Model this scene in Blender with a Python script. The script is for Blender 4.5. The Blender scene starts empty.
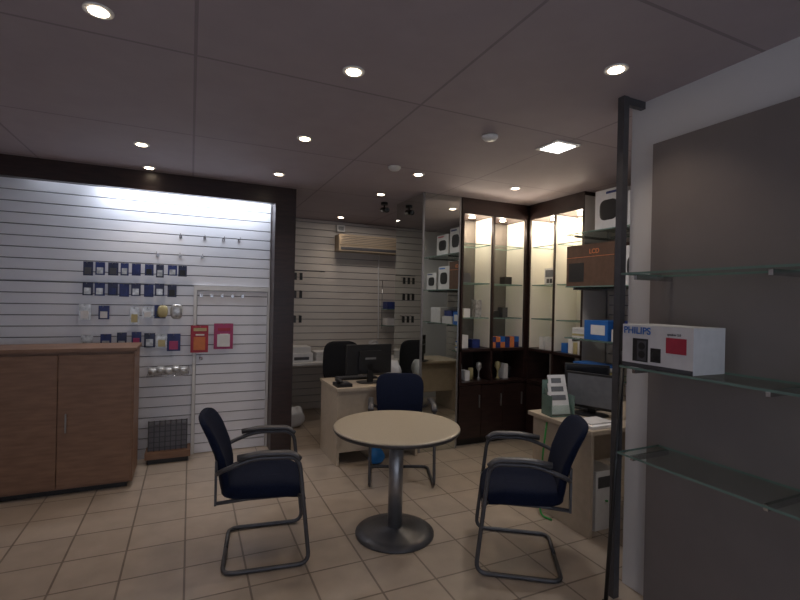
import bpy, bmesh, math, random
from mathutils import Vector, Matrix
random.seed(7)
S=bpy.context.scene
col=S.collection
R=math.radians

# ---------------------------------------------------------------- materials
def mat(name,c,rough=.5,metal=0,var=.08,scale=20,emis=0,bump=0,spec=.5):
    m=bpy.data.materials.new(name); m.use_nodes=True
    nt=m.node_tree; b=nt.nodes['Principled BSDF']
    b.inputs['Roughness'].default_value=rough; b.inputs['Metallic'].default_value=metal
    b.inputs['Specular IOR Level'].default_value=spec
    tc=nt.nodes.new('ShaderNodeTexCoord'); n=nt.nodes.new('ShaderNodeTexNoise')
    n.inputs['Scale'].default_value=scale; n.inputs['Detail'].default_value=4
    nt.links.new(tc.outputs['Object'],n.inputs['Vector'])
    r=nt.nodes.new('ShaderNodeValToRGB')
    r.color_ramp.elements[0].position=.3; r.color_ramp.elements[1].position=.7
    r.color_ramp.elements[0].color=(*[max(0,x*(1-var)) for x in c],1)
    r.color_ramp.elements[1].color=(*[min(1,x*(1+var)) for x in c],1)
    nt.links.new(n.outputs['Fac'],r.inputs['Fac']); nt.links.new(r.outputs['Color'],b.inputs['Base Color'])
    if emis:
        b.inputs['Emission Color'].default_value=(*c,1); b.inputs['Emission Strength'].default_value=emis
    if bump:
        bp=nt.nodes.new('ShaderNodeBump'); bp.inputs['Strength'].default_value=bump
        nt.links.new(n.outputs['Fac'],bp.inputs['Height']); nt.links.new(bp.outputs['Normal'],b.inputs['Normal'])
    return m
def wood(name,c1,c2,rough=.4,sc=(2,2,14)):
    m=bpy.data.materials.new(name); m.use_nodes=True
    nt=m.node_tree; b=nt.nodes['Principled BSDF']; b.inputs['Roughness'].default_value=rough
    tc=nt.nodes.new('ShaderNodeTexCoord'); mp=nt.nodes.new('ShaderNodeMapping'); mp.inputs['Scale'].default_value=sc
    n=nt.nodes.new('ShaderNodeTexNoise'); n.inputs['Scale'].default_value=3; n.inputs['Detail'].default_value=6
    r=nt.nodes.new('ShaderNodeValToRGB'); r.color_ramp.elements[0].color=(*c1,1); r.color_ramp.elements[1].color=(*c2,1)
    r.color_ramp.elements[0].position=.3; r.color_ramp.elements[1].position=.7
    nt.links.new(tc.outputs['Object'],mp.inputs['Vector']); nt.links.new(mp.outputs[0],n.inputs['Vector'])
    nt.links.new(n.outputs['Fac'],r.inputs['Fac']); nt.links.new(r.outputs['Color'],b.inputs['Base Color'])
    return m
def tiles(name,c1,c2,cm,w,h,mortar,rough,off=0.0,dirt=.35):
    m=bpy.data.materials.new(name); m.use_nodes=True
    nt=m.node_tree; b=nt.nodes['Principled BSDF']; b.inputs['Roughness'].default_value=rough
    tc=nt.nodes.new('ShaderNodeTexCoord'); br=nt.nodes.new('ShaderNodeTexBrick')
    br.offset=off; br.squash=1
    br.inputs['Scale'].default_value=1; br.inputs['Brick Width'].default_value=w; br.inputs['Row Height'].default_value=h
    br.inputs['Mortar Size'].default_value=mortar; br.inputs['Mortar Smooth'].default_value=.1
    br.inputs['Color1'].default_value=(*c1,1); br.inputs['Color2'].default_value=(*c2,1); br.inputs['Mortar'].default_value=(*cm,1)
    nt.links.new(tc.outputs['Object'],br.inputs['Vector'])
    n=nt.nodes.new('ShaderNodeTexNoise'); n.inputs['Scale'].default_value=6; n.inputs['Detail'].default_value=5
    nt.links.new(tc.outputs['Object'],n.inputs['Vector'])
    mx=nt.nodes.new('ShaderNodeMix'); mx.data_type='RGBA'; mx.blend_type='MULTIPLY'; mx.inputs['Factor'].default_value=dirt
    nt.links.new(br.outputs['Color'],mx.inputs['A']); nt.links.new(n.outputs['Fac'],mx.inputs['B'])
    nt.links.new(mx.outputs['Result'],b.inputs['Base Color'])
    bp=nt.nodes.new('ShaderNodeBump'); bp.inputs['Strength'].default_value=.25; bp.inputs['Distance'].default_value=.003; bp.invert=True
    nt.links.new(br.outputs['Fac'],bp.inputs['Height']); nt.links.new(bp.outputs['Normal'],b.inputs['Normal'])
    return m
def glassmat(name,tint,refl=.12):
    m=bpy.data.materials.new(name); m.use_nodes=True; nt=m.node_tree; nt.nodes.clear()
    o=nt.nodes.new('ShaderNodeOutputMaterial'); t=nt.nodes.new('ShaderNodeBsdfTransparent'); g=nt.nodes.new('ShaderNodeBsdfGlossy')
    t.inputs['Color'].default_value=(*tint,1); g.inputs['Roughness'].default_value=.02
    mx=nt.nodes.new('ShaderNodeMixShader'); mx.inputs[0].default_value=refl
    nt.links.new(t.outputs[0],mx.inputs[1]); nt.links.new(g.outputs[0],mx.inputs[2]); nt.links.new(mx.outputs[0],o.inputs['Surface'])
    return m

M_ceil=tiles('ceiling_tile',(.42,.36,.385),(.40,.345,.37),(.28,.24,.26),1.2,1.2,.008,.75,dirt=.15)
M_floor=tiles('floor_tile',(.52,.43,.35),(.47,.39,.32),(.23,.185,.15),.33,.33,.006,.3)
M_white=mat('white_paint',(.66,.65,.66),.6,var=.03,scale=3)
M_grey=mat('taupe_panel',(.19,.165,.16),.6,var=.05,scale=4)
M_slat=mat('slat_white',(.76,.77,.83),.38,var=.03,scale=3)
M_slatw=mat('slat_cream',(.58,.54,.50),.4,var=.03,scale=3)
M_groove=mat('slat_groove',(.16,.16,.18),.5,metal=.3)
M_darkwood=wood('wenge',(.016,.008,.008),(.035,.017,.015),.35)
M_brown=wood('brown_laminate',(.17,.09,.055),(.24,.135,.085),.45)
M_beige=wood('beige_laminate',(.42,.35,.27),(.48,.40,.31),.45,(6,6,6))
M_tabletop=mat('table_laminate',(.46,.40,.31),.32,var=.06,scale=120)
M_edge=mat('dark_edge',(.05,.045,.045),.4)
M_navy=mat('navy_fabric',(.005,.009,.028),.9,var=.35,scale=160,bump=.3,spec=.2)
M_black=mat('black_plastic',(.012,.012,.014),.4)
M_blackf=mat('black_fabric',(.012,.013,.018),.9,var=.3,scale=150,bump=.3)
M_dgrey=mat('grey_powdercoat',(.09,.09,.10),.4,metal=.4)
M_chrome=mat('chrome',(.55,.55,.56),.2,metal=1)
M_alu=mat('anodised_alu',(.35,.35,.36),.35,metal=.8)
M_cream=mat('cream_panel',(.88,.82,.74),.5,var=.03,scale=3)
M_back=mat('bronze_backing',(.20,.185,.17),.18,metal=.55,var=.05)
M_mirror=mat('mirror',(.66,.69,.66),.015,metal=1,var=0)
M_glass=glassmat('shelf_glass',(.90,.95,.93),.10)
M_gedge=mat('glass_edge',(.16,.25,.22),.2)
M_win=glassmat('window_glass',(.95,.97,.98),.06)
M_paper=mat('paper_white',(.75,.75,.76),.7,var=.05)
M_plasw=mat('white_plastic',(.70,.70,.70),.4,var=.04)
M_acbody=mat('ac_plastic',(.34,.27,.19),.5,var=.04)
M_card=mat('brown_carton',(.11,.06,.04),.75,var=.12)
M_cardw=mat('white_carton',(.68,.67,.68),.55,var=.05)
M_blue=mat('blue_print',(.02,.14,.50),.5)
M_dblue=mat('darkblue_card',(.02,.035,.16),.4,var=.3)
M_navyc=mat('navy_card',(.02,.025,.08),.35,var=.4)
M_red=mat('red_print',(.42,.03,.06),.45)
M_pink=mat('pink_print',(.42,.05,.16),.45)
M_orange=mat('orange_print',(.65,.2,.07),.5)
M_yellow=mat('yellow_print',(.5,.43,.22),.5)
M_silver=mat('silver_pack',(.5,.5,.5),.3,metal=.5,var=.4,scale=30)
M_green=mat('green_plastic',(.03,.30,.06),.4)
M_bag=mat('white_bag',(.55,.56,.59),.35,var=.1,scale=8,bump=.4)
M_bbag=mat('blue_bag',(.02,.20,.55),.35,var=.15,scale=9,bump=.4)
M_screen=mat('lcd_screen',(.02,.022,.028),.15)
M_greyscr=mat('lcd_grey',(.16,.17,.19),.25)
M_lampw=mat('lamp_warm',(1,.80,.58),.5,emis=14)
M_lampd=mat('lamp_white',(1,.96,.93),.5,emis=7)
M_tube=mat('fluoro_tube',(.85,.92,1),.5,emis=4)

# ---------------------------------------------------------------- mesh builder
def rounded(pts,rad=.05,n=5):
    pts=[Vector(p) for p in pts]; out=[pts[0]]
    for i in range(1,len(pts)-1):
        a,b,c=pts[i-1],pts[i],pts[i+1]
        r1=min(rad,(a-b).length*.49); r2=min(rad,(c-b).length*.49)
        p0=b+(a-b).normalized()*r1; p2=b+(c-b).normalized()*r2
        for k in range(n+1):
            t=k/n; out.append(p0*(1-t)**2+b*2*t*(1-t)+p2*t*t)
    out.append(pts[-1]); return out
class MB:
    def __init__(s): s.bm=bmesh.new(); s.mats=[]
    def mi(s,m):
        if m not in s.mats: s.mats.append(m)
        return s.mats.index(m)
    def box(s,x0,x1,y0,y1,z0,z1,m,X=None,side=None):
        v=[Vector((x,y,z)) for x in (x0,x1) for y in (y0,y1) for z in (z0,z1)]
        if X is not None: v=[X@p for p in v]
        v=[s.bm.verts.new(p) for p in v]; i=s.mi(m); j=s.mi(side) if side else i
        for q,k in (((0,1,3,2),j),((4,6,7,5),j),((0,4,5,1),j),((2,3,7,6),j),((0,2,6,4),i),((1,5,7,3),i)):
            f=s.bm.faces.new([v[a] for a in q]); f.material_index=k
        return s
    def loft(s,rings,m,closed=True,cap=True,smooth=True):
        i=s.mi(m); L=[[s.bm.verts.new(p) for p in r] for r in rings]; n=len(L[0])
        for a,b in zip(L[:-1],L[1:]):
            for k in range(n if closed else n-1):
                f=s.bm.faces.new((a[k],a[(k+1)%n],b[(k+1)%n],b[k])); f.material_index=i; f.smooth=smooth
        if cap:
            for r,rev in ((L[0],True),(L[-1],False)):
                f=s.bm.faces.new(list(reversed(r)) if rev else r); f.material_index=i
    def cyl(s,c,r,h,m,r2=None,seg=24,X=None):
        r2=r if r2 is None else r2; rings=[]
        for z,rr in ((0,r),(h,r2)):
            ring=[Vector((c[0]+rr*math.cos(2*math.pi*k/seg),c[1]+rr*math.sin(2*math.pi*k/seg),c[2]+z)) for k in range(seg)]
            if X is not None: ring=[X@p for p in ring]
            rings.append(ring)
        s.loft(rings,m)
    def lathe(s,prof,m,c=(0,0,0),seg=32,X=None):
        rings=[]
        for r,z in prof:
            ring=[Vector((c[0]+r*math.cos(2*math.pi*k/seg),c[1]+r*math.sin(2*math.pi*k/seg),c[2]+z)) for k in range(seg)]
            if X is not None: ring=[X@p for p in ring]
            rings.append(ring)
        s.loft(rings,m)
    def tube(s,pts,r,m,seg=10,sx=1.0):
        pts=[Vector(p) for p in pts]; rings=[]; up=None
        for i,p in enumerate(pts):
            t=(pts[min(i+1,len(pts)-1)]-pts[max(i-1,0)]).normalized()
            if up is None:
                up=Vector((0,0,1)) if abs(t.z)<.9 else Vector((1,0,0))
            a=t.cross(up)
            if a.length<1e-4: a=t.cross(Vector((0,1,0)))
            a.normalize(); b=a.cross(t).normalized(); up=b
            rings.append([p+(a*math.cos(2*math.pi*k/seg)*sx+b*math.sin(2*math.pi*k/seg))*r for k in range(seg)])
        s.loft(rings,m)
    def sup(s,c,d,m,e=.35,nu=28,nv=14,fn=None,X=None):
        def pw(x,e): return math.copysign(abs(x)**e,x)
        rings=[]
        for j in range(1,nv):
            ph=-math.pi/2+math.pi*j/nv; ring=[]
            for k in range(nu):
                th=2*math.pi*k/nu
                p=Vector((d[0]*pw(math.cos(ph),e)*pw(math.cos(th),e),d[1]*pw(math.cos(ph),e)*pw(math.sin(th),e),d[2]*pw(math.sin(ph),e)))
                if fn: p=fn(p)
                p+=Vector(c)
                if X is not None: p=X@p
                ring.append(p)
            rings.append(ring)
        s.loft(rings,m)
    def done(s,name,loc=(0,0,0),rz=0,bevel=0,parent=None,sub=0):
        me=bpy.data.meshes.new(name); bmesh.ops.recalc_face_normals(s.bm,faces=s.bm.faces); s.bm.to_mesh(me); s.bm.free()
        for m in s.mats: me.materials.append(m)
        o=bpy.data.objects.new(name,me); col.objects.link(o); o.location=loc; o.rotation_euler=(0,0,rz)
        if bevel:
            b=o.modifiers.new('bevel','BEVEL'); b.width=bevel; b.segments=2; b.limit_method='ANGLE'; b.angle_limit=R(50)
        if parent: o.parent=parent
        return o
def text(txt,size,m,loc,rot,parent,name='printed_text'):
    c=bpy.data.curves.new(name,'FONT'); c.body=txt; c.size=size; c.extrude=.0005; c.offset=size*.018
    c.materials.append(m); o=bpy.data.objects.new(name,c); col.objects.link(o)
    o.location=loc; o.rotation_euler=rot; o.parent=parent; return o
def empty(name,loc=(0,0,0),rz=0):
    e=bpy.data.objects.new(name,None); col.objects.link(e); e.location=loc; e.rotation_euler=(0,0,rz); return e

H=2.74
# ---------------------------------------------------------------- room shell
b=MB(); b.box(-2.3,4.1,-1.7,6.75,-.1,0,M_floor); b.done('floor')
b=MB(); b.box(-2.3,4.1,-1.7,6.75,H,H+.1,M_ceil); b.done('ceiling')
b=MB(); b.box(.85,4.1,6.62,6.75,0,H,M_white); b.done('wall_back')
b=MB(); b.box(-2.3,-2.2,-1.6,5.13,0,H,M_white); b.done('wall_left')
b=MB(); b.box(-2.3,.99,5.13,5.25,0,H,M_white); b.box(.85,.99,5.25,6.62,0,H,M_white); b.done('wall_display')
b=MB(); b.box(3.97,4.1,1.87,6.62,0,H,M_white); b.done('wall_right')
b=MB(); b.box(2.3,2.42,-1.6,1.87,0,H,M_white); b.box(2.42,4.1,1.75,1.87,0,H,M_white); b.done('wall_side')
b=MB(); b.box(2.68,3.97,4.69,4.8,0,H,M_white); b.done('wall_cabinet')
# shopfront behind the viewer
b=MB(); b.box(-2.3,2.42,-1.7,-1.6,0,.35,M_white); b.box(-2.3,2.42,-1.7,-1.6,2.45,H,M_white)
b.box(-2.3,-2.1,-1.7,-1.6,.35,2.45,M_white); b.box(2.3,2.42,-1.7,-1.6,.35,2.45,M_white); b.done('wall_front')
b=MB()
for x in (-2.1,-.65,.8,2.25): b.box(x,x+.05,-1.68,-1.62,.35,2.45,M_alu)
b.box(-2.1,2.3,-1.68,-1.62,.35,.40,M_alu); b.box(-2.1,2.3,-1.68,-1.62,2.4,2.45,M_alu)
b.box(-2.05,2.25,-1.655,-1.645,.4,2.4,M_win); b.done('window_1')

def slat(name,axis,face,a0,a1,z0,z1,m,sgn,skip=None,pitch=.1):
    b=MB(); t=.018
    def bx(a,c,d0,d1,zz0,zz1,mm):
        lo,hi=sorted((face+sgn*d0,face+sgn*d1))
        if axis=='Y': b.box(a,c,lo,hi,zz0,zz1,mm)
        else: b.box(lo,hi,a,c,zz0,zz1,mm)
    bx(a0,a1,t,.036,z0,z1,M_groove)
    z=z0
    while z<z1-.01:
        zz=min(z+pitch-.009,z1); bx(a0,a1,0,t,z,zz,m); z+=pitch
    return b.done(name)
slat('slatwall_panel','Y',5.09,-2.19,.77,1.705,2.73,M_slat,1)
slat('slatwall_panel','Y',5.09,-2.19,.03,.0,1.70,M_slat,1)
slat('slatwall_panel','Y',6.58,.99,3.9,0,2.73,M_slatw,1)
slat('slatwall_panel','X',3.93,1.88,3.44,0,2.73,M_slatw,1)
slat('slatwall_panel','X',-2.16,-1.5,4.3,0,2.6,M_slat,-1)
# flush door inside the display wall
b=MB()
b.box(.032,.06,5.07,5.125,0,1.70,M_plasw); b.box(.06,.775,5.07,5.125,1.655,1.70,M_plasw); b.box(.755,.775,5.07,5.125,0,1.655,M_plasw)
b.box(.065,.75,5.10,5.125,.005,1.655,M_groove)
z=.005
while z<1.6:
    b.box(.065,.75,5.085,5.10,z,min(z+.091,1.65),M_slat); z+=.1
b.box(.065,.75,5.085,5.10,1.605,1.65,M_slat)
b.cyl((.11,5.075,.95),.018,.03,M_chrome); b.done('door_1')
# dark fascia frame
b=MB(); b.box(-2.16,.99,4.85,4.92,2.565,H,M_darkwood); b.box(.78,.99,4.85,5.085,0,2.565,M_darkwood); b.box(.92,.99,4.92,5.085,2.565,H,M_darkwood)
b.done('trim_1')
b=MB(); b.box(-1.4,.79,4.925,4.99,2.68,H,M_white)
b.tube([(-1.3,4.96,2.66),(.7,4.96,2.66)],.014,M_tube); b.done('fluorescent_light')
# post and head rail at the wall return
b=MB(); b.box(2.125,2.165,1.78,1.82,0,H,M_dgrey); b.box(2.165,2.3,1.785,1.815,H-.04,H,M_dgrey); b.done('metal_post')
b=MB(); b.box(2.255,2.3,-.6,1.70,0,2.47,M_grey); b.done('shelving_backboard')

# mirrored pillar
b=MB(); b.box(2.22,2.66,4.31,5.0,0,H,M_dgrey)
b.box(2.225,2.655,4.30,4.31,.0,H-.005,M_mirror); b.box(2.21,2.22,4.315,4.995,0,H-.005,M_mirror)
b.box(2.205,2.225,4.295,4.315,0,H,M_alu); b.box(2.655,2.67,4.295,4.31,0,H,M_alu)
b.done('mirrored_pillar')

# ---------------------------------------------------------------- display cabinets
b=MB()
b.box(2.69,3.93,4.32,4.66,.08,.68,M_darkwood); b.box(2.69,3.93,4.36,4.66,0,.08,M_black)
b.box(2.68,3.58,4.29,4.68,.68,.71,M_darkwood)
for x0,x1 in ((2.695,2.985),(2.99,3.28),(3.285,3.575)):
    b.box(x0,x1,4.30,4.32,.09,.67,M_darkwood); b.box(x1-.035,x1-.025,4.285,4.30,.42,.56,M_alu)
b.box(2.69,3.60,4.66,4.685,.71,H,M_darkwood)
b.box(2.69,3.58,4.30,4.66,1.045,1.075,M_darkwood)
b.box(2.69,3.93,4.30,4.66,2.565,H,M_darkwood)
for x in (2.69,3.10,3.565): b.box(x,x+.028,4.30,4.66,.71,2.565,M_darkwood)
for x in (3.096,3.561): b.box(x,x+.004,4.33,4.65,1.08,2.56,M_cream)
b.box(2.718,2.722,4.33,4.65,1.08,2.56,M_cream); b.box(3.128,3.132,4.33,4.65,1.08,2.56,M_cream)
b.box(2.722,3.096,4.652,4.66,1.08,2.56,M_back); b.box(3.132,3.561,4.652,4.66,1.08,2.56,M_back)
b.box(3.593,3.93,4.30,4.66,.71,2.565,M_darkwood)
for z in (1.41,1.80,2.24):
    for x0,x1 in ((2.724,3.094),(3.134,3.559)): b.box(x0,x1,4.34,4.65,z,z+.01,M_glass,side=M_gedge)
for x in (2.91,3.34): b.cyl((x,4.45,2.555),.035,.01,M_lampw,seg=16)
b.done('corner_display_cabinet')
b=MB()
b.box(3.62,3.93,3.46,4.29,.08,.68,M_darkwood); b.box(3.66,3.93,3.46,4.29,0,.08,M_black)
b.box(3.59,3.92,3.46,4.285,.68,.71,M_darkwood)
for y0,y1 in ((3.465,3.87),(3.875,4.28)):
    b.box(3.60,3.62,y0,y1,.09,.67,M_darkwood)
b.box(3.60,3.925,3.46,4.285,1.045,1.075,M_darkwood); b.box(3.60,3.925,3.46,4.285,2.565,H,M_darkwood)
for y in (3.46,3.86,4.262): b.box(3.60,3.925,y,y+.024,.71,2.565,M_darkwood)
for y in (3.855,4.257): b.box(3.612,3.92,y,y+.005,1.08,2.56,M_cream)
for y in (3.484,3.884): b.box(3.612,3.92,y,y+.004,1.08,2.56,M_cream)
b.box(3.605,3.925,3.456,3.46,.71,2.7,M_slatw)
b.box(3.92,3.925,3.485,4.26,.71,2.565,M_cream)
for z in (1.41,1.80,2.24):
    for y0,y1 in ((3.49,3.853),(3.89,4.255)): b.box(3.63,3.918,y0,y1,z,z+.01,M_glass,side=M_gedge)
for y in (3.67,4.07): b.cyl((3.77,y,2.555),.035,.01,M_lampw,seg=16)
b.done('side_display_cabinet')
# goods in the cabinets
b=MB(); x=3.15
for i in range(6):
    b.box(x,x+.06,4.36,4.46,1.0755,1.14,[M_orange,M_dblue][i%2]); b.box(x,x+.06,4.36,4.46,1.14,1.20,[M_dblue,M_orange,M_blue][i%3]); x+=.066
b.done('ink_cartridge_boxes')
b=MB()
for i,(y,h,w) in enumerate(((3.52,.16,.05),(3.58,.12,.05),(3.64,.17,.06),(3.72,.1,.08),(3.93,.09,.12),(4.08,.14,.07))):
    b.box(3.66,3.78,y,y+w,1.0755,1.075+h,[M_paper,M_yellow,M_paper,M_blue,M_cardw,M_paper][i])
b.done('small_product_boxes')
b=MB(); b.box(3.72,3.74,3.95,4.15,1.811,2.0,M_plasw); b.box(3.715,3.72,3.97,4.13,1.90,1.98,M_greyscr)
for i in range(3): b.box(3.715,3.72,3.975+i*.05,4.01+i*.05,1.83,1.88,M_dgrey)
b.done('desk_calculator')
b=MB()
for i in range(9):
    x=2.76+i*.088; k=i%3
    if abs(x-3.11)<.05: continue
    if k==0: b.lathe([(.03,0),(.008,.03),(.008,.09),(.035,.14),(.03,.19),(.004,.2)],[M_silver,M_silver,M_yellow][i//3],(x,4.42,.7105),12)
    elif k==1: b.box(x-.03,x+.03,4.38,4.5,.7105,.71+.10+.01*i,[M_paper,M_dgrey,M_cardw][i//3])
    else: b.cyl((x,4.45,.7105),.03,.13,[M_yellow,M_silver,M_black][i//3],seg=14)
b.done('counter_trinkets')
b=MB(); b.box(2.95,3.03,4.4,4.48,1.4205,1.62,M_silver); b.box(2.78,2.86,4.4,4.5,1.0755,1.22,M_cardw); b.box(2.92,3.02,4.4,4.5,1.0755,1.17,M_dblue)
b.box(3.2,3.28,4.4,4.5,1.4205,1.50,M_black); b.box(3.35,3.45,4.4,4.5,1.8105,1.9,M_black)
b.box(2.78,2.88,4.4,4.5,1.8105,1.92,M_dgrey); b.box(2.80,2.88,4.4,4.5,1.4205,1.52,M_cardw); b.box(3.33,3.40,4.4,4.5,1.4205,1.54,M_dgrey); b.done('gadget_boxes')

# ---------------------------------------------------------------- right wall shelves and goods
def glass_shelf(x0,x1,y0,y1,z,br):
    b=MB(); b.box(x0,x1,y0,y1,z-.01,z,M_glass,side=M_gedge)
    for y in br: b.box(x0+.04,x1,y-.008,y+.008,z-.035,z-.011,M_chrome)
    return b.done('glass_shelf')
for z in (2.28,1.77,1.27): glass_shelf(3.36,3.928,2.1,3.45,z,(2.2,2.8,3.38))
for z in (1.76,1.30,.87): glass_shelf(1.95,2.254,-.4,1.63,z,(.2,1.0,1.58))
# carton for appliance
e=empty('appliance_carton',(3.37,2.89,1.771))
b=MB(); b.box(0,.53,0,.56,0,.39,M_card); b.box(-.002,0,.0,.56,.27,.274,M_orange); b.box(-.002,0,.34,.53,.04,.22,M_black); b.box(.0,.53,.27,.30,.39,.391,M_yellow); b.done('carton_box',bevel=.004,parent=e)
text('LCD',.06,M_orange,(-.003,.28,.30),(R(90),0,R(-90)),e)
def photo_box(name,loc,d,lab):
    e=empty(name,loc); b=MB(); w,l,h=d; b.box(0,w,0,l,0,h,M_cardw)
    b.sup((-.002,l*.5,h*.48),(.004,l*.33,h*.26),M_black,e=.6,nu=20,nv=12)
    b.box(-.002,0,l*.08,l*.6,h*.88,h*.94,lab); b.done('carton_box',bevel=.003,parent=e); return e
photo_box('speaker_carton',(3.40,2.84,2.281),(.3,.30,.36),M_dblue)
photo_box('speaker_carton',(3.40,2.45,2.281),(.3,.34,.30),M_red)
photo_box('speaker_carton',(3.40,2.52,1.771),(.35,.32,.34),M_blue)
photo_box('speaker_carton',(3.40,2.15,1.771),(.35,.3,.26),M_dblue)
b=MB(); b.box(3.40,3.75,2.97,3.24,1.271,1.45,M_blue); b.box(3.398,3.40,3.0,3.16,1.32,1.41,M_paper); b.done('blue_carton',bevel=.003)
b=MB(); b.box(3.40,3.75,2.66,2.93,1.271,1.38,M_cardw); b.box(3.42,3.75,2.68,2.9,1.38,1.46,M_dblue); b.box(3.40,3.7,2.3,2.6,1.271,1.5,M_cardw); b.done('stacked_cartons',bevel=.003)
b=MB()
for i in range(5): b.box(3.43,3.62,3.26,3.42,1.271+i*.02,1.288+i*.02,[M_paper,M_yellow,M_paper,M_cardw][i%4])
b.done('catalogue_stack')
glass_shelf(3.40,3.928,2.95,3.45,.90,(3.0,3.4))
b=MB()
for i in range(7): b.box(3.43,3.62,3.0-.02*(i%2),3.40,.901+i*.02,.918+i*.02,[M_paper,M_cardw,M_blue,M_yellow][i%4])
b.done('magazine_stack')

# printed speaker box on near shelf
e=empty('speaker_box',(1.965,1.27,1.301))
b=MB(); b.box(0,.22,0,.355,0,.205,M_cardw); b.box(-.0015,0,.0,.355,0,.02,M_dgrey)
b.box(-.0015,0,.03,.125,.085,.155,M_red)
b.box(-.003,0,.215,.295,.030,.14,M_black); b.box(-.0035,-.003,.222,.27,.037,.13,M_dgrey); b.box(-.003,0,.15,.20,.035,.10,M_black)
for yy,zz in ((.246,.065),(.246,.105),(.175,.068)):
    X=Matrix.Translation((-.0035,yy,zz))@Matrix.Rotation(R(-90),4,'Y'); b.lathe([(.018,0),(.018,.001),(.010,.0015)],M_black,X=X)
b.done('carton_box',bevel=.002,parent=e)
text('PHILIPS',.046,M_blue,(-.002,.348,.162),(R(90),0,R(-90)),e)
text('speaker 2.0',.014,M_dgrey,(-.002,.12,.165),(R(90),0,R(-90)),e)

# ---------------------------------------------------------------- goods on display wall
b=MB()
def pack(x,z,w,h,m,m2,y=5.03,rows=True):
    b.box(x-w/2,x+w/2,y,y+.004,z-h,z,m); b.box(x-w*.32,x+w*.32,y-.018,y,z-h*.9,z-h*.42,m2)
    b.tube([(x,5.089 if z>1.7 or x<.02 else 5.084,z-.012),(x,y-.05,z-.012),(x,y-.055,z)],.0025,M_chrome,6)
random.seed(11)
for i in range(9):
    x=-.858+i*.098+random.uniform(-.008,.008)
    if x<0:
        pack(x,1.89,.078+random.uniform(-.012,.006),.12+random.uniform(-.02,.01),random.choice([M_dblue,M_navyc]),random.choice([M_silver,M_dblue,M_black,M_dgrey])); 
        if i not in (8,): pack(x,1.70+random.uniform(-.01,.01),.08,.12,random.choice([M_dblue,M_navyc,M_navyc]),random.choice([M_silver,M_black,M_dblue]))
for i in range(6):
    x=-.86+i*.12+random.uniform(-.02,.02)
    if x<-.19:
        w=random.uniform(.08,.12)
        if i!=2: pack(x,1.49+random.uniform(-.02,.01),w,random.uniform(.10,.16),random.choice([M_silver,M_dblue,M_paper,M_black]),random.choice([M_yellow,M_paper,M_silver,M_black]))
        pack(x+.02,1.23+random.uniform(-.02,.01),w,random.uniform(.12,.19),random.choice([M_silver,M_dblue,M_navyc]),random.choice([M_pink,M_silver,M_yellow]))
b.sup((-.12,4.99,1.44),(.055,.03,.075),M_silver,e=.7,nu=16,nv=10); b.sup((-.24,4.99,1.44),(.045,.03,.06),M_yellow,e=.7,nu=16,nv=10)
for x in (-.12,-.24): b.tube([(x,5.089,1.5),(x,4.97,1.5),(x,4.965,1.515)],.0025,M_chrome,6)
pack(-.14,1.22,.12,.17,M_dblue,M_pink)
for dx in (0,.012): pack(.085+dx,1.30,.15,.27,M_red,M_orange,5.03-dx)
for dx in (0,.012): pack(.31+dx,1.32,.17,.26,M_pink,M_paper,5.03-dx)
for x,c in ((.085,M_yellow),(.31,M_red)):
    b.box(x-.05,x+.07,5.012,5.017,1.245,1.275,c); b.box(x-.03,x+.05,5.012,5.017,1.20,1.215,M_paper)
b.done('hanging_blister_packs')
b=MB()
for z,xs in ((1.6,(.1,.2,.3,.4,.5)),(2.18,(-.1,.12,.3,.45)),(1.99,(-.3,-.1,.1))):
    for x in xs:
        yb=5.083 if z<1.66 else 5.089
        b.tube([(x,yb,z),(x,4.95,z),(x,4.94,z+.02)],.003,M_chrome,6); b.box(x-.012,x+.012,yb-.006,yb,z-.012,z+.015,M_chrome)
b.done('display_hooks')
b=MB()
for y in (4.86,4.93,5.0,5.07): b.tube([(-.36,y,.83),(-.0,y,.83)],.003,M_chrome,6)
for i in range(7): b.tube([(-.36+i*.06,4.86,.83),(-.36+i*.06,5.084,.83),(-.36+i*.06,5.084,.9)],.003,M_chrome,6)
for i in range(5): b.sup((-.31+i*.066,4.96,.872+.01*(i%2)),(.045,.07,.035),M_silver,e=.7,nu=12,nv=8)
b.done('wire_basket')
b=MB(); b.box(-.36,.03,4.87,5.085,.05,.11,M_brown); b.box(-.34,.01,4.9,5.08,0,.05,M_black); 
for i in range(8): b.box(-.34+i*.047,-.33+i*.047,4.93,4.935,.11,.40,M_dgrey)
for i in range(6): b.box(-.34,.0,4.93,4.935,.14+i*.05,.147+i*.05,M_dgrey)
b.box(-.34,.0,4.94,5.07,.112,.36,M_groove); b.done('storage_crate')
# wooden cabinet running along the display wall
b=MB(); b.box(-1.95,-.41,4.38,4.80,.05,1.13,M_brown); b.box(-1.965,-.395,4.355,4.82,1.13,1.16,M_brown); b.box(-1.9,-.45,4.42,4.78,0,.05,M_black)
for x in (-1.945,-1.435,-.925): b.box(x,x+.505,4.362,4.38,.07,1.11,M_brown); b.box(x+.05,x+.06,4.345,4.362,.5,.65,M_alu)
b.done('wooden_cabinet',bevel=.003)

# ---------------------------------------------------------------- round table
b=MB()
b.lathe([(.40,-.034),(.428,-.03),(.434,-.018),(.434,-.008)],M_edge,(0,0,.74),64)
b.lathe([(.434,-.008),(.430,-.001),(.41,0)],M_tabletop,(0,0,.74),64)
b.lathe([(.16,.69),(.16,.705)],M_dgrey); b.lathe([(.05,.03),(.05,.69)],M_alu)
b.lathe([(.27,0),(.27,.012),(.2,.028),(.06,.04),(.05,.05)],M_dgrey)
b.done('round_table',(1.31,2.88,0))

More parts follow.
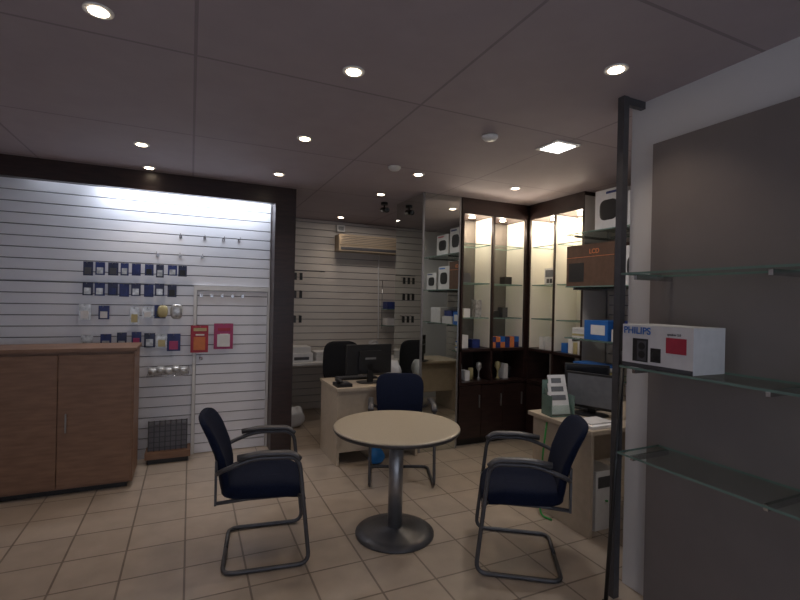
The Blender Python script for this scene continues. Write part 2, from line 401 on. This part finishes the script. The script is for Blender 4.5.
# ---------------------------------------------------------------- visitor chairs
def visitor_chair(loc,face):
    b=MB(); r=.013
    for s in (-1,1):
        x=.275*s
        b.tube(rounded([(0,-.22,.014),(x,-.22,.014),(x,.27,.014),(x,.20,.655),(x,-.06,.665),(x*.98,-.24,.60),(x*.72,-.265,.56)],.07),r,M_dgrey)
        b.tube(rounded([(x,.205,.64),(x,.16,.682),(x,-.02,.69),(x,-.15,.672)],.04),.017,M_dgrey,10,1.5)
        b.tube([(x*.98,.235,.40),(x*.75,.2,.405)],.011,M_dgrey)
        b.box(x*.72-.012,x*.72+.012,-.275,-.262,.38,.64,M_dgrey)
        b.tube([(x*.72,-.268,.39),(x*.75,-.1,.405),(x*.75,.2,.405)],.011,M_dgrey)
    b.tube([(-.275,.232,.40),(.275,.232,.40)],.011,M_dgrey)
    def seat(p):
        z=p.z
        if p.y>.06: z-= (p.y-.06)**2*1.3
        z+= .12*(p.x*p.x)
        return Vector((p.x*(1-.08*(p.y<0)*abs(p.y)/.2),p.y,z))
    b.sup((0,.0,.445),(.25,.25,.055),M_navy,e=.45,nu=40,nv=16,fn=seat)
    def back(p):
        t=(p.z+.215)/.43
        y=p.y-.13*t + .9*p.x*p.x*.6 + .03*math.sin(t*math.pi)
        return Vector((p.x*(.86+.14*t),y,p.z))
    b.sup((0,-.235,.65),(.24,.028,.23),M_navy,e=.42,nu=40,nv=18,fn=back)
    rz=math.atan2(face[1],face[0])-math.pi/2
    return b.done('visitor_chair',(loc[0],loc[1],0),rz)
visitor_chair((.45,3.03),(.99,-.14))
visitor_chair((1.93,2.335),(-.83,.56))
visitor_chair((1.76,3.78),(-.36,-.93))

# office chair
def office_chair(loc,face):
    b=MB()
    for k in range(5):
        a=2*math.pi*k/5; d=Vector((math.cos(a),math.sin(a),0))
        b.tube([d*.03+Vector((0,0,.10)),d*.28+Vector((0,0,.075))],.02,M_black); 
        c=d*.28; X=Matrix.Translation((c.x,c.y,.03))@Matrix.Rotation(a,4,'Z')@Matrix.Rotation(R(90),4,'X')
        b.lathe([(.03,-.02),(.03,.02)],M_black,X=X,seg=14)
    b.lathe([(.03,.08),(.03,.42)],M_dgrey); b.box(-.1,.1,-.1,.1,.42,.44,M_black)
    b.sup((0,0,.48),(.25,.24,.045),M_blackf,e=.5)
    b.box(-.03,.03,-.29,-.26,.44,.75,M_black); b.box(-.03,.03,-.29,.0,.425,.445,M_black)
    b.sup((0,-.25,.83),(.235,.035,.25),M_blackf,e=.5,fn=lambda p:Vector((p.x,p.y+.6*p.x*p.x,p.z)))
    for s in (-1,1): b.tube(rounded([(s*.15,0,.43),(s*.29,0,.45),(s*.29,0,.64)],.04),.012,M_black); b.sup((s*.29,0,.66),(.03,.13,.015),M_black,e=.6,nu=16,nv=8)
    return b.done('office_chair',(loc[0],loc[1],0),math.atan2(face[1],face[0])-math.pi/2)
office_chair((1.71,5.20),(.05,-1))

# ---------------------------------------------------------------- desks
b=MB(); b.box(1.28,2.17,4.20,4.83,.715,.745,M_beige); b.box(1.29,1.32,4.22,4.81,0,.715,M_beige); b.box(2.13,2.16,4.22,4.81,0,.715,M_beige)
b.box(1.32,2.13,4.24,4.26,.12,.715,M_beige); b.box(1.32,1.7,4.3,4.8,.1,.7,M_beige)
for i in range(3): b.box(1.34,1.68,4.8,4.815,.12+i*.19,.3+i*.19,M_beige)
b.done('office_desk',bevel=.003)
def monitor(loc,rz,w=.48,h=.29,scr=M_screen,tilt=0,low=0):
    b=MB(); z0=.09-low; b.box(-w/2,w/2,-.02,.015,z0,z0+h,M_black); b.box(-w/2+.015,w/2-.015,.015,.017,z0+.02,z0+h-.015,scr)
    b.box(-w/4,w/4,-.045,-.02,z0+.04,z0+h-.06,M_black); b.box(-.03,.03,-.045,-.025,.01,.2,M_black)
    b.sup((0,-.01,.006),(.13,.10,.006),M_black,e=.7,nu=24,nv=6); b.box(-.06,.06,-.0465,-.045,z0+h*.5,z0+h*.5+.02,M_alu)
    return b.done('computer_monitor',loc,rz,bevel=.004)
monitor((1.69,4.45,.745),R(4),.5,.30)
b=MB(); b.box(1.42,1.86,4.62,4.75,.745,.765,M_black)
for r_ in range(4):
    for c in range(14): b.box(1.43+c*.03,1.455+c*.03,4.63+r_*.028,4.652+r_*.028,.765,.772,M_dgrey)
b.done('keyboard')
b=MB(); b.box(1.30,1.45,4.25,4.42,.745,.775,M_black); b.sup((1.335,4.335,.80),(.022,.09,.018),M_black,e=.6,nu=16,nv=8)
b.box(1.38,1.43,4.27,4.4,.775,.782,M_dgrey); b.done('desk_telephone')
b=MB(); b.box(1.98,2.14,4.25,4.48,.745,.78,M_paper); b.box(1.99,2.13,4.27,4.46,.78,.80,M_cardw); b.done('paper_stack')
def bag(name,loc,d,m,seed,handles=True):
    random.seed(seed); ph=[random.uniform(0,6) for _ in range(6)]
    def fn(p):
        t=(p.z/d[2]+1)/2; k=1-.45*max(0,t-.4)+.09*math.sin(p.x*40+ph[0])+.09*math.sin(p.y*45+p.z*30+ph[1])
        return Vector((p.x*k,p.y*k,p.z+ .12*d[2]*math.sin(p.x*30+ph[2])*t))
    b=MB(); b.sup((0,0,d[2]),d,m,e=.75,nu=32,nv=16,fn=fn)
    if handles:
        for s in (-1,1): b.tube(rounded([(-d[0]*.4,s*.02,d[2]*1.8),(-d[0]*.3,s*.03,d[2]*2.3),(d[0]*.3,s*.03,d[2]*2.3),(d[0]*.4,s*.02,d[2]*1.8)],.05),.006,m,6,2)
    return b.done(name,loc)
bag('plastic_bag',(2.05,4.64,.745),(.09,.08,.10),M_bag,1,False)
bag('blue_shopping_bag',(1.68,4.165,0),(.09,.05,.09),M_bbag,3,False)
bag('plastic_bag',(1.20,5.72,0),(.11,.11,.13),M_bag,5,False)
# back workbench
b=MB(); b.box(1.02,3.3,5.95,6.55,.72,.75,M_plasw)
for x in (1.05,2.15,3.24): b.box(x,x+.04,6.0,6.5,0,.72,M_plasw)
b.done('workbench',bevel=.003)
b=MB(); b.box(1.2,1.5,6.05,6.4,.751,.87,M_paper); b.box(1.22,1.48,6.08,6.36,.87,.95,M_plasw); b.box(1.25,1.45,6.04,6.05,.78,.82,M_dgrey); b.done('desktop_printer',bevel=.01)
b=MB()
for i in range(10): b.box(1.55+.01*(i%3),1.78+.008*(i%2),6.1,6.4,.751+i*.012,.761+i*.012,[M_paper,M_cardw][i%2])
b.done('paper_stack')
bag('plastic_bag',(2.42,6.2,.751),(.16,.14,.11),M_bag,9)
bag('plastic_bag',(2.03,6.2,.751),(.15,.12,.09),M_bag,12,False)
monitor((3.0,6.18,.751),R(185),.42,.3)
b=MB()
for z in (1.35,1.7,1.95): 
    for x in (1.25,1.33,1.41): b.tube([(x,6.578,z),(x,6.45,z)],.004,M_dgrey,6); b.box(x-.02,x+.02,6.46,6.47,z-.10,z,M_black)
b.tube([(1.22,6.46,1.98),(1.75,6.46,1.98)],.006,M_dgrey,6); b.tube([(1.72,6.46,1.98),(1.72,6.578,1.98)],.005,M_dgrey,6)
b.done('accessory_rack')
b=MB()
for z in (1.45,1.2): b.box(2.68,2.95,6.34,6.57,z,z+.012,M_glass,side=M_gedge); b.box(2.7,2.9,6.38,6.55,z+.012,z+.12,[M_cardw,M_dblue][z>1.3])
b.tube([(2.69,6.57,1.15),(2.69,6.57,1.9)],.006,M_chrome); b.tube([(2.94,6.57,1.15),(2.94,6.57,1.9)],.006,M_chrome)
b.done('glass_display_rack')

# right desk
b=MB(); b.box(2.46,3.58,2.26,2.90,.715,.745,M_beige); b.box(2.50,2.53,2.30,2.88,0,.715,M_beige); b.box(3.52,3.55,2.30,2.88,0,.715,M_beige); b.box(2.53,3.52,2.8,2.82,.3,.715,M_beige)
b.done('office_desk',bevel=.003)
monitor((2.83,2.62,.745),R(112),.38,.27,M_greyscr,low=.04)
monitor((2.98,2.80,.745),R(135),.34,.27,M_screen)
b=MB()
X=Matrix.Translation((2.585,2.70,.745))@Matrix.Rotation(R(-12),4,'Z')@Matrix.Scale(1.3,4)
b.box(-.075,.075,-.05,.06,0,.008,M_glass,X,M_gedge)
for i in range(3):
    Y=X@Matrix.Translation((.0,-.03+i*.028,.012+i*.045))@Matrix.Rotation(R(-16),4,'X')
    b.box(-.068+i*.015,.06+i*.008,0,.008,0,.13,M_paper,Y); b.box(-.05+i*.015,.045,-.001,0,.08,.11,M_greyscr,Y)
    b.box(-.075,.075,-.012,-.009,-.01,.05,M_glass,Y)
b.box(-.075,-.07,-.05,.06,0,.12,M_glass,X,M_gedge); b.box(.07,.075,-.05,.06,0,.12,M_glass,X,M_gedge)
b.box(-.075,.075,.056,.06,0,.2,M_glass,X,M_gedge); b.done('leaflet_holder')
b=MB(); b.box(2.50,2.72,2.29,2.50,.745,.765,M_paper,); b.box(2.53,2.74,2.33,2.48,.765,.775,M_cardw); b.done('paper_stack')
b=MB(); b.box(2.62,2.82,2.36,2.76,.0,.42,M_plasw); b.box(2.64,2.80,2.355,2.36,.30,.38,M_dgrey); b.cyl((2.72,2.352,.2),.01,.01,M_green); b.done('desktop_computer',bevel=.005)
b=MB(); b.tube(rounded([(2.45,2.60,.008),(2.42,2.7,.008),(2.47,2.74,.2),(2.44,2.7,.45),(2.475,2.7,.70)],.08),.007,M_green); b.done('green_cable')
# pole leaning against the post
b=MB(); b.tube([(2.02,1.74,.012),(2.142,1.765,1.32)],.011,M_black); b.lathe([(.018,0),(.018,.04)],M_black,(2.02,1.74,0),12); b.lathe([(.014,0),(.016,.05)],M_dgrey,(2.142,1.765,1.30),12)
b.done('leaning_pole')

# air conditioner
b=MB(); b.box(1.92,2.88,6.36,6.578,2.29,2.53,M_acbody); b.box(1.93,2.87,6.35,6.36,2.38,2.52,M_acbody)
b.box(1.95,2.85,6.352,6.362,2.31,2.35,M_dgrey)
for i in range(5): b.box(1.95,2.85,6.345,6.352,2.40+i*.024,2.406+i*.024,M_dgrey)
b.tube(rounded([(2.62,6.568,2.31),(2.62,6.568,2.1),(2.64,6.568,1.0)],.1),.008,M_plasw); b.done('air_conditioner',bevel=.008)
b=MB(); b.box(1.93,2.05,6.5,6.578,2.58,2.68,M_plasw); b.box(1.95,2.03,6.495,6.5,2.6,2.66,M_greyscr); b.done('alarm_sensor')
b=MB(); b.cyl((2.05,5.0,H-.03),.04,.03,M_black); X=Matrix.Translation((2.05,4.98,H-.09))@Matrix.Rotation(R(100),4,'X'); b.lathe([(.03,-.07),(.03,.07),(.02,.075)],M_black,X=X); b.tube([(2.05,5,H-.03),(2.05,4.98,H-.09)],.01,M_black); b.done('security_camera')

# ---------------------------------------------------------------- ceiling fittings + lights
def light(kind,loc,power,color,rot=(0,0,0),**kw):
    l=bpy.data.lights.new('lamp','SPOT' if kind=='SPOT' else kind); l.energy=power; l.color=color
    for k,v in kw.items(): setattr(l,k,v)
    o=bpy.data.objects.new('lamp',l); col.objects.link(o); o.location=loc; o.rotation_euler=rot; return o
warm=(1,.82,.64)
def downlight(x,y,p=13):
    b=MB(); b.lathe([(.055,-.006),(.055,0)],M_plasw,(0,0,0)); b.lathe([(.036,-.009),(.036,-.006)],M_lampw,(0,0,0))
    o=b.done('downlight',(x,y,H)); l=light('SPOT',(0,0,-.02),p,warm,spot_size=R(110),spot_blend=.7,shadow_soft_size=.04); l.parent=o
for x,y in ((.72,3.28),(.72,4.34),(-.36,4.0),(-.36,4.70),(1.85,3.72),(1.85,4.62),(2.92,3.70),(1.89,6.2),(-.36,2.2),(.72,2.2),(-1.45,3.3),(1.85,1.6)):
    downlight(x,y,6 if y>6 else 10)
b=MB(); b.box(-.11,.11,-.11,.11,-.008,0,M_plasw); b.box(-.085,.085,-.085,.085,-.012,-.008,M_lampd); o=b.done('square_ceiling_light',(2.41,2.58,H))
l=light('AREA',(0,0,-.03),8,(1,.95,.9),size=.17); l.parent=o
for x,y in ((1.85,2.63),(1.57,3.62)):
    b=MB(); b.lathe([(.055,0),(.055,-.012),(.04,-.028),(.01,-.03)],M_plasw); b.done('smoke_detector',(x,y,H))
for x,y in ((2.91,4.45),(3.34,4.45),(3.77,3.67),(3.77,4.07)):
    light('POINT',(x,y,2.46),6,(1,.85,.68),shadow_soft_size=.03).name='cabinet_lamp'
light('AREA',(.0,4.96,2.63),10,(.84,.90,1),rot=(R(12),0,0),shape='RECTANGLE',size=1.5,size_y=.05).name='fluorescent_lamp'
light('AREA',(2.3,5.9,2.70),4,(1,.88,.78),shape='RECTANGLE',size=1.0,size_y=.2).name='back_room_lamp'

w=bpy.data.worlds.new('World'); S.world=w; w.use_nodes=True
bg=w.node_tree.nodes['Background']; bg.inputs[0].default_value=(.84,.87,1,1); bg.inputs[1].default_value=1.25

# ---------------------------------------------------------------- camera
cam=bpy.data.cameras.new('camera'); co=bpy.data.objects.new('camera',cam); col.objects.link(co)
cam.sensor_width=36; cam.lens=20.7; cam.clip_start=.05
Mx=Matrix.Rotation(R(-24.5),4,'Z')@Matrix.Rotation(R(90),4,'X')@Matrix.Rotation(.022,4,'Z')
co.rotation_euler=Mx.to_euler(); co.location=(0,0,1.6)
S.camera=co
S.view_settings.view_transform='Standard'
